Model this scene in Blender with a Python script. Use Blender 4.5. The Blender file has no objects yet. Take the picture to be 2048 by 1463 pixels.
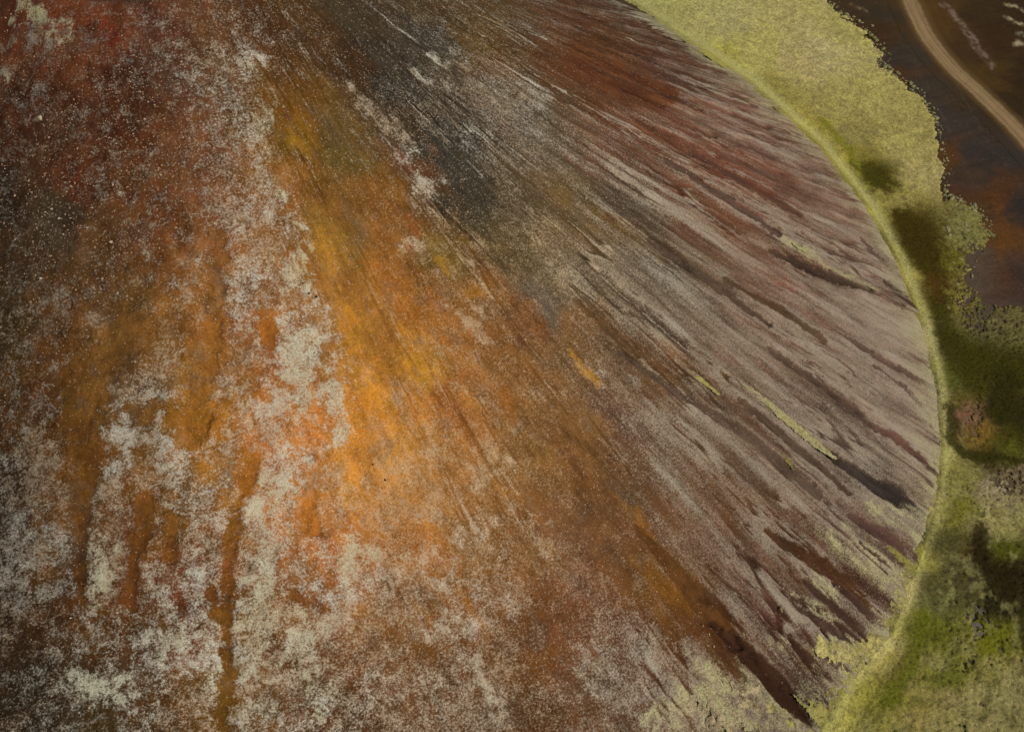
import bpy, math, random
import numpy as np
from mathutils import Matrix, Vector

S = bpy.context.scene
C = S.collection
random.seed(4)
rng = np.random.default_rng(11)

# ------------------------------------------------------------------ camera
CD, CH, YAW, PITCH, ROLL, FOC = 89.540, 79.402, 0.443920, 0.907848, 0.0621078, 0.762936
CONE_H, CONE_P, CONE_R, RIM = 61.8065, 0.696976, 95.0, 16.0
PW, PH = 2048.0, 1463.0
cam_pos = np.array([0.0, -CD, CH])
cy, sy, cp, sp = math.cos(YAW), math.sin(YAW), math.cos(PITCH), math.sin(PITCH)
FW = np.array([sy * cp, cy * cp, -sp])
RT0 = np.array([cy, -sy, 0.0])
UP0 = np.cross(RT0, FW)
RT = math.cos(ROLL) * RT0 + math.sin(ROLL) * UP0
UP = -math.sin(ROLL) * RT0 + math.cos(ROLL) * UP0
cd = bpy.data.cameras.new("camera")
cam = bpy.data.objects.new("camera", cd)
C.objects.link(cam)
cd.sensor_fit = 'HORIZONTAL'
cd.sensor_width = 36.0
cd.lens = 36.0 * FOC
cd.clip_start = 0.5
cd.clip_end = 20000.0
m = Matrix(((RT[0], UP[0], -FW[0], cam_pos[0]),
            (RT[1], UP[1], -FW[1], cam_pos[1]),
            (RT[2], UP[2], -FW[2], cam_pos[2]),
            (0, 0, 0, 1)))
cam.matrix_world = m
S.camera = cam

# ------------------------------------------------------------------ light
SUN_EL, SUN_AZ = math.radians(42), math.radians(-62)     # azimuth: angle in the xy plane towards the sun
W = bpy.data.worlds.new("World")
S.world = W
W.use_nodes = True
wn = W.node_tree
for n in list(wn.nodes):
    wn.nodes.remove(n)
sky = wn.nodes.new('ShaderNodeTexSky')
sky.sky_type = 'NISHITA'
sky.sun_disc = False
sky.sun_elevation = SUN_EL
sky.sun_rotation = math.pi / 2 - SUN_AZ
bg = wn.nodes.new('ShaderNodeBackground')
bg.inputs[1].default_value = 0.06
wo = wn.nodes.new('ShaderNodeOutputWorld')
wn.links.new(sky.outputs[0], bg.inputs[0])
wn.links.new(bg.outputs[0], wo.inputs[0])
sd = bpy.data.lights.new("sun", 'SUN')
sd.energy = 4.0
sd.angle = math.radians(0.6)
sd.color = (1.0, 0.95, 0.86)
sun = bpy.data.objects.new("sun", sd)
C.objects.link(sun)
dv = Vector((math.cos(SUN_EL) * math.cos(SUN_AZ), math.cos(SUN_EL) * math.sin(SUN_AZ), math.sin(SUN_EL)))
sun.rotation_euler = dv.to_track_quat('Z', 'Y').to_euler()
S.view_settings.view_transform = 'Standard'
S.view_settings.look = 'None'
S.view_settings.exposure = 0.0
S.view_settings.gamma = 1.0
S.view_settings.use_curve_mapping = False

ALB = 1.10      # linear colour seen under this light -> albedo, one constant for the whole place

# ------------------------------------------------------------------ numeric helpers
def hsh(ix, iy, seed):
    h = (ix.astype(np.int64) * 374761393 + iy.astype(np.int64) * 668265263 + seed * 1442695041) & 0x7fffffff
    h = ((h ^ (h >> 13)) * 1274126177) & 0x7fffffff
    h = (h ^ (h >> 16)) & 0xffff
    return h.astype(np.float32) / 65535.0

def vnoise(x, y, seed=0):
    ix = np.floor(x); iy = np.floor(y)
    fx = (x - ix).astype(np.float32); fy = (y - iy).astype(np.float32)
    ix = ix.astype(np.int64); iy = iy.astype(np.int64)
    fx = fx * fx * (3 - 2 * fx); fy = fy * fy * (3 - 2 * fy)
    a = hsh(ix, iy, seed); b = hsh(ix + 1, iy, seed)
    c = hsh(ix, iy + 1, seed); d = hsh(ix + 1, iy + 1, seed)
    return (a * (1 - fx) + b * fx) * (1 - fy) + (c * (1 - fx) + d * fx) * fy

def fbm(x, y, seed=0, octv=4, rough=0.55):
    s = 0.0; a = 1.0; t = 0.0
    for o in range(octv):
        s = s + a * vnoise(x * (2.03 ** o) + 17.3 * o, y * (2.03 ** o) - 9.1 * o, seed + o)
        t += a; a *= rough
    return s / t            # 0..1

def sstep(a, b, x):
    t = np.clip((x - a) / (b - a), 0, 1)
    return t * t * (3 - 2 * t)

def lin(c):
    c = np.asarray(c, float) / 255.0
    return np.where(c <= 0.04045, c / 12.92, ((c + 0.055) / 1.055) ** 2.4)

def cone_z(r):
    z = CONE_H * (1 - (np.maximum(r, 0.01) / CONE_R) ** CONE_P)
    zr = CONE_H * (1 - (RIM / CONE_R) ** CONE_P)
    inner = zr - 0.62 * (RIM - r) * (1 - 0.32 * (RIM - r) / RIM)
    k = 0.5 * (1 + np.tanh((r - RIM) / 0.5))
    return inner * (1 - k) + z * k

def project(x, y, z):
    vx, vy, vz = x - cam_pos[0], y - cam_pos[1], z - cam_pos[2]
    zc = vx * FW[0] + vy * FW[1] + vz * FW[2]
    zc = np.where(zc < 1.0, 1.0, zc)
    px = PW / 2 + PW * FOC * (vx * RT[0] + vy * RT[1] + vz * RT[2]) / zc
    py = PH / 2 - PW * FOC * (vx * UP[0] + vy * UP[1] + vz * UP[2]) / zc
    return px, py

def ray(px, py):
    d = FW * FOC + RT * ((px - PW / 2) / PW) - UP * ((py - PH / 2) / PW)
    return d / np.linalg.norm(d)

def ground_at(px, py):
    d = ray(px, py)
    t = -cam_pos[2] / d[2]
    return cam_pos + t * d

def surface_at(px, py):
    d = ray(px, py)
    tg = -cam_pos[2] / d[2]
    t = np.linspace(0.05, 1.0, 900) * tg
    P = cam_pos + t[:, None] * d
    zz = np.maximum(cone_z(np.hypot(P[:, 0], P[:, 1])), 0)
    below = np.where(P[:, 2] <= zz)[0]
    return P[below[0]] if len(below) else P[-1]

def flow_dir(px, py):
    """downhill direction on the photo's pixel grid, from the cone's own shape"""
    P = surface_at(px, py)
    r = math.hypot(P[0], P[1])
    f = (r + 1.5) / max(r, 1)
    q = project(P[0] * f, P[1] * f, cone_z(np.array(r + 1.5)))
    p = project(P[0], P[1], cone_z(np.array(r)))
    v = np.array([float(q[0] - p[0]), float(q[1] - p[1])])
    return v / (np.linalg.norm(v) + 1e-9)

# ------------------------------------------------------------------ survey of the slope
# x, y (survey pixel), r g b of the bare cinder soil there, vignette darkening at left painted in
SOIL = """30,60,86,42,20 130,20,98,46,22 220,45,92,45,22 300,20,80,42,26 60,250,62,28,11 0,400,42,26,13 150,350,72,33,13 250,200,62,28,11 350,150,76,42,26 300,400,82,42,16
120,430,56,41,26 60,520,56,36,19 200,520,82,50,22 0,620,52,34,12 100,700,82,47,14 250,660,94,60,24 200,750,96,60,22 60,850,72,40,10 300,800,104,64,24 0,1000,44,25,10 160,1000,92,53,14
160,1150,78,43,12 0,1250,46,27,11 60,1400,42,27,11 200,1430,62,40,12 300,1300,82,47,17 450,1300,112,67,17 450,1430,97,60,12 420,620,130,78,28 440,900,150,90,22 370,850,140,86,22
500,560,134,82,38 560,500,128,78,34 450,450,112,64,32 400,300,94,52,27 480,150,86,52,27 520,80,72,40,17 620,60,72,43,19 580,230,112,67,12 600,280,112,76,22 560,200,102,62,14 620,350,112,67,17
680,300,97,71,27 590,390,132,80,30 650,450,140,93,32 640,560,144,89,34 700,420,122,78,28 780,400,122,72,22 780,500,132,77,26 830,430,102,62,22 720,50,62,48,32 760,120,56,46,34 800,180,52,44,34
880,280,50,48,41 920,370,54,48,37 950,420,60,51,36 820,250,60,43,26 700,120,62,36,16 850,340,86,50,27 900,50,70,48,24 1000,50,76,50,22 950,90,86,60,22 860,90,56,47,36 900,160,66,53,38
1000,130,86,52,27 1050,200,80,62,43 1000,230,78,62,48 1150,130,92,51,24 1250,150,90,48,24 1200,60,82,47,24 1300,60,86,52,32 1320,130,82,46,32 1380,130,86,54,36 1350,270,108,62,44 1300,250,102,58,36
1450,250,112,70,52 1550,320,112,70,54 1500,200,116,80,62 1650,380,112,74,58 1700,450,116,82,66 1600,480,102,66,47 1450,350,112,61,42 1400,400,102,61,40 1200,320,96,62,44 1250,400,82,64,48
1100,300,82,64,46 1150,400,86,66,42 1130,392,98,71,40 1210,450,98,68,36 1050,400,82,62,40 1000,480,94,70,38 1050,520,86,66,34 890,520,106,76,27 950,580,126,76,27 900,650,142,82,27 800,600,152,86,24
750,650,148,92,32 700,660,156,99,32 730,780,176,106,28 760,850,178,108,30 840,730,168,108,27 850,800,162,96,30 700,950,190,118,36 800,930,168,104,36 900,800,142,82,32 1000,700,126,76,32 1050,640,116,69,32
1100,560,90,70,46 1080,600,88,74,60 1200,560,88,70,51 1300,560,90,72,56 1150,660,112,73,37 1250,700,98,68,43 1350,650,95,74,57 1350,720,106,66,36 1250,850,95,62,43 1150,850,120,77,38 1080,900,126,80,36
1150,950,114,71,34 1250,980,102,66,38 1350,900,98,68,47 1450,850,95,68,49 1400,750,92,62,39 1500,700,106,74,57 1600,650,108,76,60 1700,600,112,84,68 1700,700,114,86,72 1800,700,120,93,78 1800,850,118,94,78
1600,800,104,79,63 1550,900,92,62,48 1650,900,98,73,58 1750,950,90,70,57 1450,1000,98,61,37 1400,1100,106,69,46 1250,1100,116,71,37 1150,1080,120,76,46 1200,1200,113,67,37 1300,1150,116,69,24 1370,1180,110,66,22
1450,1250,88,49,24 1400,1250,100,56,24 1550,1050,100,63,40 1600,1100,92,57,36 1700,1180,82,47,28 1500,1150,98,66,50 1550,1240,86,53,40 1450,1200,98,70,51 1650,1250,80,51,36 1150,1250,120,69,37 1050,1300,110,63,24
1250,1280,95,53,31 1200,1370,95,60,36 1050,1420,86,49,20 900,1400,95,56,24 800,1400,106,61,27 700,1430,86,49,22 600,1350,96,56,24 600,1200,122,70,27 700,1150,152,87,27 700,1050,168,97,37 600,1050,162,92,27
560,900,162,92,32 620,850,172,97,32 540,680,152,82,24 620,700,150,94,44 900,950,148,92,38 1000,1000,132,83,37 950,1100,133,83,34 850,1100,152,90,32 1000,1150,127,74,27 900,1220,132,77,27 1050,1080,130,81,37
800,1250,122,74,30 950,1300,116,69,32 330,1000,110,66,20 250,1100,96,52,17 370,1200,96,47,20 1850,900,118,94,78 1850,1000,108,84,68 1750,1080,104,74,62 1780,500,116,84,70 1280,20,80,52,40 1700,1350,90,60,44 1550,1420,96,74,56"""
# x, y, cover of the pale ash crust
CRUST = """30,60,.25 80,120,.55 20,150,.5 150,130,.48 250,150,.45 350,100,.5 430,60,.36 330,200,.42 450,120,.5 60,250,.5 200,300,.46 350,350,.42 430,330,.46 460,250,.44 100,430,.4 250,450,.4 380,450,.4 470,420,.5 500,480,.5
60,550,.4 200,560,.38 330,560,.36 100,700,.3 250,700,.05 330,640,.3 180,800,.05 60,830,.3 400,720,.25 300,780,.5 400,850,.15 480,760,.35 350,950,.45 60,950,.55 60,1100,.55 200,1050,.4 300,1100,.35 400,1050,.5 60,1200,.48
200,1250,.4 350,1200,.3 60,1300,.35 150,1320,.35 300,1350,.5 400,1280,.5 100,1400,.42 250,1420,.36 350,1430,.48 560,640,.4 500,700,.4 620,1000,.35 600,1120,.4 580,1180,.45 680,1000,.4 700,900,.2 650,450,.12 700,600,.15
750,700,.18 750,800,.25 800,850,.42 850,950,.48 750,1000,.4 900,1050,.4 780,1200,.52 850,1280,.36 700,1300,.45 800,1350,.45 900,1380,.48 1000,1250,.4 1000,1150,.4 1000,1050,.36 1100,1000,.3 1100,1100,.4 1100,1200,.33
1200,1150,.38 1050,1350,.32 1150,1430,.35 1200,1300,.45 1120,1250,.2 1000,900,.4 950,800,.38 900,700,.33 850,600,.28 900,560,.38 800,500,.28 700,350,.2 600,250,.12 620,120,.25 560,60,.28 700,50,.15 800,80,.25 900,80,.3
1000,80,.35 1100,70,.3 1200,60,.25 1300,70,.35 1150,150,.15 1250,150,.1 1000,200,.48 900,250,.38 880,330,.2 950,380,.2 1000,350,.36 1050,300,.42 1150,300,.42 1250,250,.33 1350,200,.35 1350,300,.42 1450,200,.48 1450,320,.4
1550,350,.45 1600,280,.58 1700,400,.52 1250,350,.46 1100,400,.28 1200,430,.4 1350,420,.48 1450,440,.48 1550,440,.48 1650,520,.6 1000,480,.33 1100,500,.48 1200,530,.52 1300,520,.44 1400,560,.48 1500,560,.45 1600,620,.56
1700,650,.62 1780,620,.62 1800,750,.66 1700,760,.6 1600,720,.56 1500,660,.56 1400,660,.52 1300,640,.52 1200,650,.38 1100,650,.3 1050,720,.33 1150,760,.38 1250,760,.38 1350,760,.38 1450,760,.52 1550,800,.56 1650,860,.6
1750,860,.64 1820,930,.68 1300,850,.58 1400,850,.5 1500,900,.48 1600,960,.48 1700,1020,.56 1350,950,.5 1250,930,.38 1150,870,.22 1080,850,.28 1450,980,.33 1550,1020,.4 1650,1050,.48 1400,1060,.42 1300,1000,.26 1200,1020,.2
1300,1080,.33 1400,1150,.38 1500,1130,.52 1600,1130,.46 1680,1130,.6 1480,1220,.54 1350,1250,.22 1560,1240,.56 1600,1290,.56 1450,1280,.22 1400,1330,.56 1300,1330,.56 1500,1340,.56 1580,1410,.56"""
# cloud-like crust patches: x, y, radius x, radius y, strength, tint (g = greenish, y = yellow, blank = grey white)
PATCH = """246,866,26,48,.85 342,783,42,24,.72 253,776,32,34,.7 325,892,50,36,.85 312,935,36,30,.7 85,930,52,60,.66 198,950,24,32,.7 424,822,15,28,.75 468,866,22,34,.75 424,898,18,28,.75 427,766,26,18,.65 533,822,28,46,.85
598,722,40,72,.95,g 564,890,38,38,.8 670,822,26,80,.85,g 547,962,42,36,.9,g 557,634,16,22,.8 633,624,28,24,.65 595,545,30,46,.92,g 600,495,16,30,.95,g 496,548,46,60,.62 486,627,36,44,.6 383,583,24,46,.58 342,699,28,14,.55 205,644,26,16,.6
85,624,26,26,.55 123,634,16,12,.55 24,610,22,30,.5 68,985,36,36,.6 212,997,34,36,.68 325,1014,22,36,.62 386,1031,30,46,.68 103,1107,32,44,.72 188,1144,28,54,.86,g 239,1124,18,22,.72 290,1151,18,36,.66 403,1148,34,28,.8 308,1195,28,26,.68
506,1014,32,52,.88,g 547,997,36,36,.8 554,1083,22,36,.86 513,1141,42,36,.95,g 513,1230,46,64,.96,g 513,1322,42,36,.92,g 598,1230,28,20,.9,y 615,1288,32,46,.9,g 342,1254,28,28,.75,g 331,1295,24,30,.85,g 427,1300,22,36,.84 432,1342,16,32,.95,y
342,1335,26,24,.6 178,1373,28,30,.88,g 232,1370,24,22,.85,g 103,1356,30,22,.55 410,1404,24,18,.72,g 650,1110,24,30,.62 667,1220,36,52,.8 632,1390,50,24,.68,g 581,1366,36,46,.62 629,1442,12,20,.95,y 513,1431,36,18,.6,g 297,1435,28,20,.55
716,1098,26,34,1.05,y 702,1135,22,18,.8 851,1110,32,22,.86 800,1004,46,26,.62 865,1018,14,12,.8 845,996,12,10,.75 919,1070,12,20,.92 793,1156,20,16,.78 885,1166,22,18,.78 953,1046,14,28,.66 800,1113,12,10,.75 694,1205,28,54,.78 940,1262,36,26,.76
974,1209,34,36,.64 988,1107,14,14,.65 885,1236,18,12,.82 861,1260,16,14,.72 981,1356,20,36,.82 748,1339,28,28,.6 868,1356,36,26,.55 748,1400,28,18,.65 800,1400,14,12,.6 1073,1383,28,22,.55 988,1438,12,18,.75 1022,1305,24,50,.55
1193,1339,46,52,.58 1261,1373,60,34,.64 1330,1322,44,46,.68 1295,1270,34,26,.62 1227,1168,50,46,.42 824,494,16,16,.82 943,497,16,12,.6 933,628,16,16,.86 885,702,16,14,.62 817,788,20,24,.55 865,907,34,20,.6 971,948,30,18,.72 783,958,32,18,.72
1073,781,14,22,.62 1135,559,34,18,.62 1288,747,18,18,.64 1347,822,36,26,.68 1066,195,28,16,.66 817,301,18,16,.72 834,393,14,14,.75 857,362,22,14,.78 90,42,36,22,.95,y 76,85,20,24,.8 10,90,14,10,.8 20,150,12,16,.75,g 85,190,14,26,.55 82,235,12,12,.75
60,30,30,12,.9,y 135,50,14,18,.8,y 400,150,20,30,.5 500,137,18,14,.85 535,230,18,34,.72 520,290,26,46,.62 562,392,12,12,.9,y 510,440,28,34,.58 650,660,24,30,.72 480,700,20,20,.5 160,230,12,14,.6 240,385,8,6,.8 455,395,10,8,.7 1040,1200,18,40,.6 1176,1312,22,18,.62"""
# crust streaks running with the slope: half width, strength, points
CSTREAK = """8,.85;865,113;892,133|6,.66;899,103;936,137|13,.6;981,126;1050,165;1107,191|8,.72;834,150;899,178|11,.68;721,198;769,246|7,.6;700,171;721,198|16,.72;783,260;817,301|14,.78;817,335;858,376|10,.78;834,393;895,458|9,.66;940,253;974,270
8,.76;1224,328;1265,369|9,.68;1261,393;1316,417|9,.55;1330,444;1380,478|6,.5;926,178;1049,253|9,.8;1348,342;1420,385;1500,435;1604,496|11,.95,y;1560,475;1610,500;1640,522|9,.85,y;1650,535;1700,555;1755,581|5,.75;1380,105;1440,145;1519,195
12,.78;943,640;970,672;1000,695|9,.7;906,764;950,795;1010,832|14,.76;970,890;1020,930|8,.75;1180,725;1205,750|20,.5,g;500,130;530,200;540,300;560,390|14,.75;640,600;690,690
14,.9,y;590,450;610,530;605,560|22,.5;560,390;600,470|8,.9;1440,740;1480,765;1520,795|10,.85;1680,940;1740,990;1800,1040|9,.75;1540,695;1640,745|8,.7;1760,650;1830,720|10,.72;1520,1030;1600,1075|14,.7,y;1640,1060;1700,1110;1740,1150|12,.9,y;1490,1300;1540,1355;1600,1410
10,.85,y;1590,1190;1680,1240|12,.95,y;1640,1270;1710,1310|24,.8,y;1560,1400;1600,1440|44,.92,y;1300,1440;1400,1410;1500,1450|30,.9,y;1360,1385;1480,1365;1530,1400|22,.9,y;1430,1345;1500,1360|16,.9,y;1680,1290;1740,1300|18,.92,y;1610,1370;1660,1420|22,.85,y;1690,1080;1780,1170|6,.9;1580,1120;1640,1175;1690,1215|6,.9;1560,1180;1620,1225;1680,1275|7,.95;1530,1265;1590,1320;1640,1365|6,.9;1700,1165;1750,1215;1780,1250|8,.9;1500,1285;1560,1345;1610,1395|14,.85,y;1640,1165;1680,1190|18,.7,y;1440,1310;1520,1320|20,.75,y;1760,1000;1830,1060|22,.8,y;1740,1090;1800,1150|16,.62,y;1560,1290;1620,1330"""
# bare soil tongues and gullies: r,g,b (or -), recess depth; then x,y,half width
TONGUE = """78,58,44,.2;1540,500,3;1600,528,6;1650,548,7;1762,590,2|60,50,43,.3;1630,890,3;1690,928,8;1745,966,13;1790,990,15;1848,1028,4|104,70,58,.2;1740,845,3;1793,873,7;1875,944,4|92,70,58,.15;1690,670,2;1724,692,4;1800,735,4;1878,786,3
84,50,28,.25;1530,1060,3.6;1590,1098,8.6;1645,1128,11.5;1700,1170,10.1;1742,1214,2.9|72,45,32,.2;1610,1160,2.9;1650,1195,5;1692,1236,5.8;1736,1285,1.5|82,55,44,.2;1665,1160,2.9;1707,1197,6.5;1750,1240,7.9;1787,1283,2.2|90,64,52,.15;1600,1215,3.6;1650,1250,6.5;1714,1291,2.2
70,42,28,.2;1578,1275,2.2;1606,1308,6.5;1636,1338,8.6;1665,1362,2.2|104,62,28,.2;1270,1050,4.3;1330,1120,10.1;1390,1190,14.4;1450,1258,11.5;1480,1290,5.8|66,38,22,.35;1425,1240,5;1465,1285,10;1510,1332,11;1560,1380,12;1600,1425,11;1634,1455,4|72,43,27,.25;1460,1262,5;1505,1303,7;1565,1358,8;1617,1408,2|100,70,60,.15;1700,1030,4;1765,1065,9;1827,1115,6|84,56,42,.15;1720,1085,2;1765,1120,3;1800,1155,2
100,76,64,.1;1720,475,2;1760,515,3;1806,562,2|100,76,64,.1;1770,560,2;1800,585,4;1852,640,2|100,78,66,.1;1640,780,3;1700,820,3;1760,860,3|98,72,58,.12;1539,699,4;1620,752,5;1724,825,3|98,76,64,.1;1750,730,3;1810,775,3;1860,830,2|92,66,54,.12;1330,320,4;1450,395,6;1560,470,4
96,60,44,.1;1380,300,4;1480,360,6;1600,430,4|92,70,56,.12;1240,700,4;1330,770,6;1480,860,7;1640,990,6|92,68,52,.1;1480,800,4;1580,880,6;1700,985,5|96,68,48,.1;1450,560,5;1560,620,7;1650,680,4|86,66,52,.1;1300,480,5;1420,560,6;1540,650,4|-,.1;1150,600,5;1240,680,8;1330,740,6
-,.12;435,470,18;430,600,16;425,680,14;405,760,20;400,830,26|-,.1;530,630,12;545,690,13|-,.12;500,930,18;476,1020,14;455,1120,11;450,1250,10;455,1350,12;446,1440,17|-,.1;180,900,22;166,1000,15;156,1100,11;164,1200,11|-,.1;250,680,40;180,760,38;150,850,32|-,.1;290,1000,12;284,1060,15;270,1120,11;260,1210,13
-,.1;345,1040,11;340,1110,13|-,.1;1060,1000,16;1180,1080,18;1250,1160,16|-,.1;420,1180,10;430,1230,10|-,.1;380,845,34;352,838,26|-,.1;290,830,22;270,820,14|-,.1;620,1010,20;625,1060,16|-,.1;585,1190,10;640,1210,12|-,.05;1180,100,30;1280,160,36|98,52,28,.05;1150,130,18;1230,175,24;1330,190,20"""
# ochre and rust streaks: r,g,b; then x,y,half width
OCHRE = """196,130,36;1143,695,5;1165,742,9;1202,772,4|140,84,16;1217,985,5;1280,1042,8;1312,1075,4|132,80,20;1270,1125,12;1330,1170,18;1410,1226,12|158,94,16;905,1170,6;930,1210,11;965,1250,6|170,104,20;836,1208,6;862,1240,7|145,95,14;585,255,20;612,290,18|106,76,38;1122,380,14;1140,402,12
176,112,28;640,470,16;660,520,20|190,118,28;690,640,24;700,690,20|196,120,30;735,770,26;780,840,24|178,118,28;835,720,12;858,770,9|170,104,30;930,790,12;960,815,9|188,120,30;800,650,9;815,690,8|150,100,20;880,520,10;895,545,7|176,112,34;940,575,12;965,592,8|190,116,24;712,1155,12;722,1165,10
140,72,26;820,440,12;835,470,9|118,64,44;800,310,12;822,340,9|150,86,22;1010,800,14;1030,850,11|165,105,26;990,960,9;1010,990,7|86,40,20;100,20,16;150,30,16|86,40,18;10,55,12;20,70,9|98,26,10;200,60,20;230,80,14|118,66,50;1560,560,14;1640,590,10|112,68,50;1500,300,20;1580,350,16|138,78,20;370,880,26;420,850,22"""

def pts(s):
    return [[float(v) for v in q.split(',')] for q in s.split()]

def strokes(s):
    out = []
    for q in s.replace('\n', '|').split('|'):
        head, *p = q.split(';')
        out.append((head.split(','), [[float(v) for v in k.split(',')] for k in p]))
    return out

def sheppard(px, py, P, ncol, along, across, power=2.0, flows=True):
    """anisotropic inverse-distance blend of survey points, stretched down the slope"""
    num = np.zeros((len(px), ncol), np.float32)
    den = np.zeros(len(px), np.float32)
    for p in P:
        f = flow_dir(min(max(p[0], 0), 2047), min(max(p[1], 0), 1460)) if flows else np.array([1.0, 0.0])
        dx = px - p[0]; dy = py - p[1]
        u = (dx * f[0] + dy * f[1]) / along
        v = (-dx * f[1] + dy * f[0]) / across
        w = 1.0 / (u * u + v * v + 0.12) ** power
        num += w[:, None] * np.asarray(p[2:2 + ncol], np.float32)
        den += w
    return num / den[:, None]

def stroke_mask(px, py, P):
    """0..inf: distance from the polyline in units of its local half width"""
    best = np.full(len(px), 9.0, np.float32)
    xs = [p[0] for p in P]; ys = [p[1] for p in P]; R = max((p[2] if len(p) > 2 else 20) for p in P) * 4 + 20
    sel = np.where((px > min(xs) - R) & (px < max(xs) + R) & (py > min(ys) - R) & (py < max(ys) + R))[0]
    if not len(sel):
        return sel, best[:0]
    qx = px[sel]; qy = py[sel]
    b = np.full(len(sel), 9.0, np.float32)
    for a, c in zip(P[:-1], P[1:]):
        ex, ey = c[0] - a[0], c[1] - a[1]
        t = np.clip(((qx - a[0]) * ex + (qy - a[1]) * ey) / (ex * ex + ey * ey + 1e-6), 0, 1)
        d = np.hypot(qx - a[0] - t * ex, qy - a[1] - t * ey)
        w = a[2] + t * (c[2] - a[2])
        b = np.minimum(b, d / w)
    return sel, b

# ------------------------------------------------------------------ mesh helpers
def tag(o, label=None, cat=None, group=None, kind=None):
    if label: o['label'] = label
    if cat: o['category'] = cat
    if group: o['group'] = group
    if kind: o['kind'] = kind
    return o

def mesh_from(name, V, F, mat, smooth=True):
    me = bpy.data.meshes.new(name)
    V = np.asarray(V, np.float32); F = np.asarray(F, np.int32)
    k = F.shape[1]
    me.vertices.add(len(V)); me.vertices.foreach_set('co', V.ravel())
    me.loops.add(F.size); me.loops.foreach_set('vertex_index', F.ravel())
    me.polygons.add(len(F))
    me.polygons.foreach_set('loop_start', np.arange(0, F.size, k, dtype=np.int32))
    me.polygons.foreach_set('use_smooth', np.full(len(F), smooth, bool))
    me.update(calc_edges=True)
    me.materials.append(mat)
    return me

def attr_col(me, name, A):
    a = me.attributes.new(name, 'FLOAT_COLOR', 'POINT')
    B = np.ones((len(me.vertices), 4), np.float32)
    B[:, :A.shape[1]] = A
    a.data.foreach_set('color', B.ravel())

def attr_vec(me, name, A):
    a = me.attributes.new(name, 'FLOAT_VECTOR', 'POINT')
    a.data.foreach_set('vector', np.asarray(A, np.float32).ravel())

def add_obj(name, me):
    o = bpy.data.objects.new(name, me)
    C.objects.link(o)
    return o

def grid_faces(nu, nv):
    i = np.arange(nu - 1)[:, None] * nv + np.arange(nv - 1)[None]
    i = i.ravel()
    return np.stack([i, i + nv, i + nv + 1, i + 1], 1)

# ------------------------------------------------------------------ material helpers
class NT:
    def __init__(self, name):
        self.m = bpy.data.materials.new(name)
        self.m.use_nodes = True
        self.t = self.m.node_tree
        for n in list(self.t.nodes):
            self.t.nodes.remove(n)
    def n(self, typ, **kw):
        x = self.t.nodes.new(typ)
        for k, v in kw.items():
            setattr(x, k, v)
        return x
    def L(self, a, b):
        self.t.links.new(a, b)
    def put(self, sock, v):
        if hasattr(v, 'links') or isinstance(v, bpy.types.NodeSocket):
            self.L(v, sock)
        else:
            sock.default_value = v
    def math(self, op, a, b=0.0, c=0.0, clamp=False):
        x = self.n('ShaderNodeMath', operation=op, use_clamp=clamp)
        self.put(x.inputs[0], a); self.put(x.inputs[1], b)
        if op in ('MULTIPLY_ADD', 'COMPARE'): self.put(x.inputs[2], c)
        return x.outputs[0]
    def ramp(self, v, a, b, lo=0.0, hi=1.0):
        x = self.n('ShaderNodeMapRange', interpolation_type='SMOOTHSTEP')
        self.put(x.inputs[0], v); self.put(x.inputs[1], a); self.put(x.inputs[2], b)
        self.put(x.inputs[3], lo); self.put(x.inputs[4], hi)
        return x.outputs[0]
    def noise(self, vec, scale, detail=3.0, rough=0.6, dist=0.0):
        x = self.n('ShaderNodeTexNoise')
        self.L(vec, x.inputs['Vector'])
        x.inputs['Scale'].default_value = scale; x.inputs['Detail'].default_value = detail
        x.inputs['Roughness'].default_value = rough; x.inputs['Distortion'].default_value = dist
        return x.outputs['Fac']
    def mix(self, f, a, b, typ='MIX'):
        x = self.n('ShaderNodeMix', data_type='RGBA', blend_type=typ)
        self.put(x.inputs[0], f); self.put(x.inputs[6], a); self.put(x.inputs[7], b)
        return x.outputs[2]
    def attr(self, name):
        return self.n('ShaderNodeAttribute', attribute_name=name)
    def scale(self, col, f):
        x = self.n('ShaderNodeVectorMath', operation='SCALE')
        self.L(col, x.inputs[0]); self.put(x.inputs['Scale'], f)
        return x.outputs[0]
    def finish(self, col, rough=0.95, bump=None, bstr=0.3, bdist=0.1):
        b = self.n('ShaderNodeBsdfPrincipled')
        self.put(b.inputs['Base Color'], col)
        b.inputs['Roughness'].default_value = rough
        b.inputs['Specular IOR Level'].default_value = 0.08
        if bump is not None:
            k = self.n('ShaderNodeBump')
            k.inputs['Strength'].default_value = bstr; k.inputs['Distance'].default_value = bdist
            self.L(bump, k.inputs['Height']); self.L(k.outputs[0], b.inputs['Normal'])
        o = self.n('ShaderNodeOutputMaterial')
        self.L(b.outputs[0], o.inputs[0])
        return self.m

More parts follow.
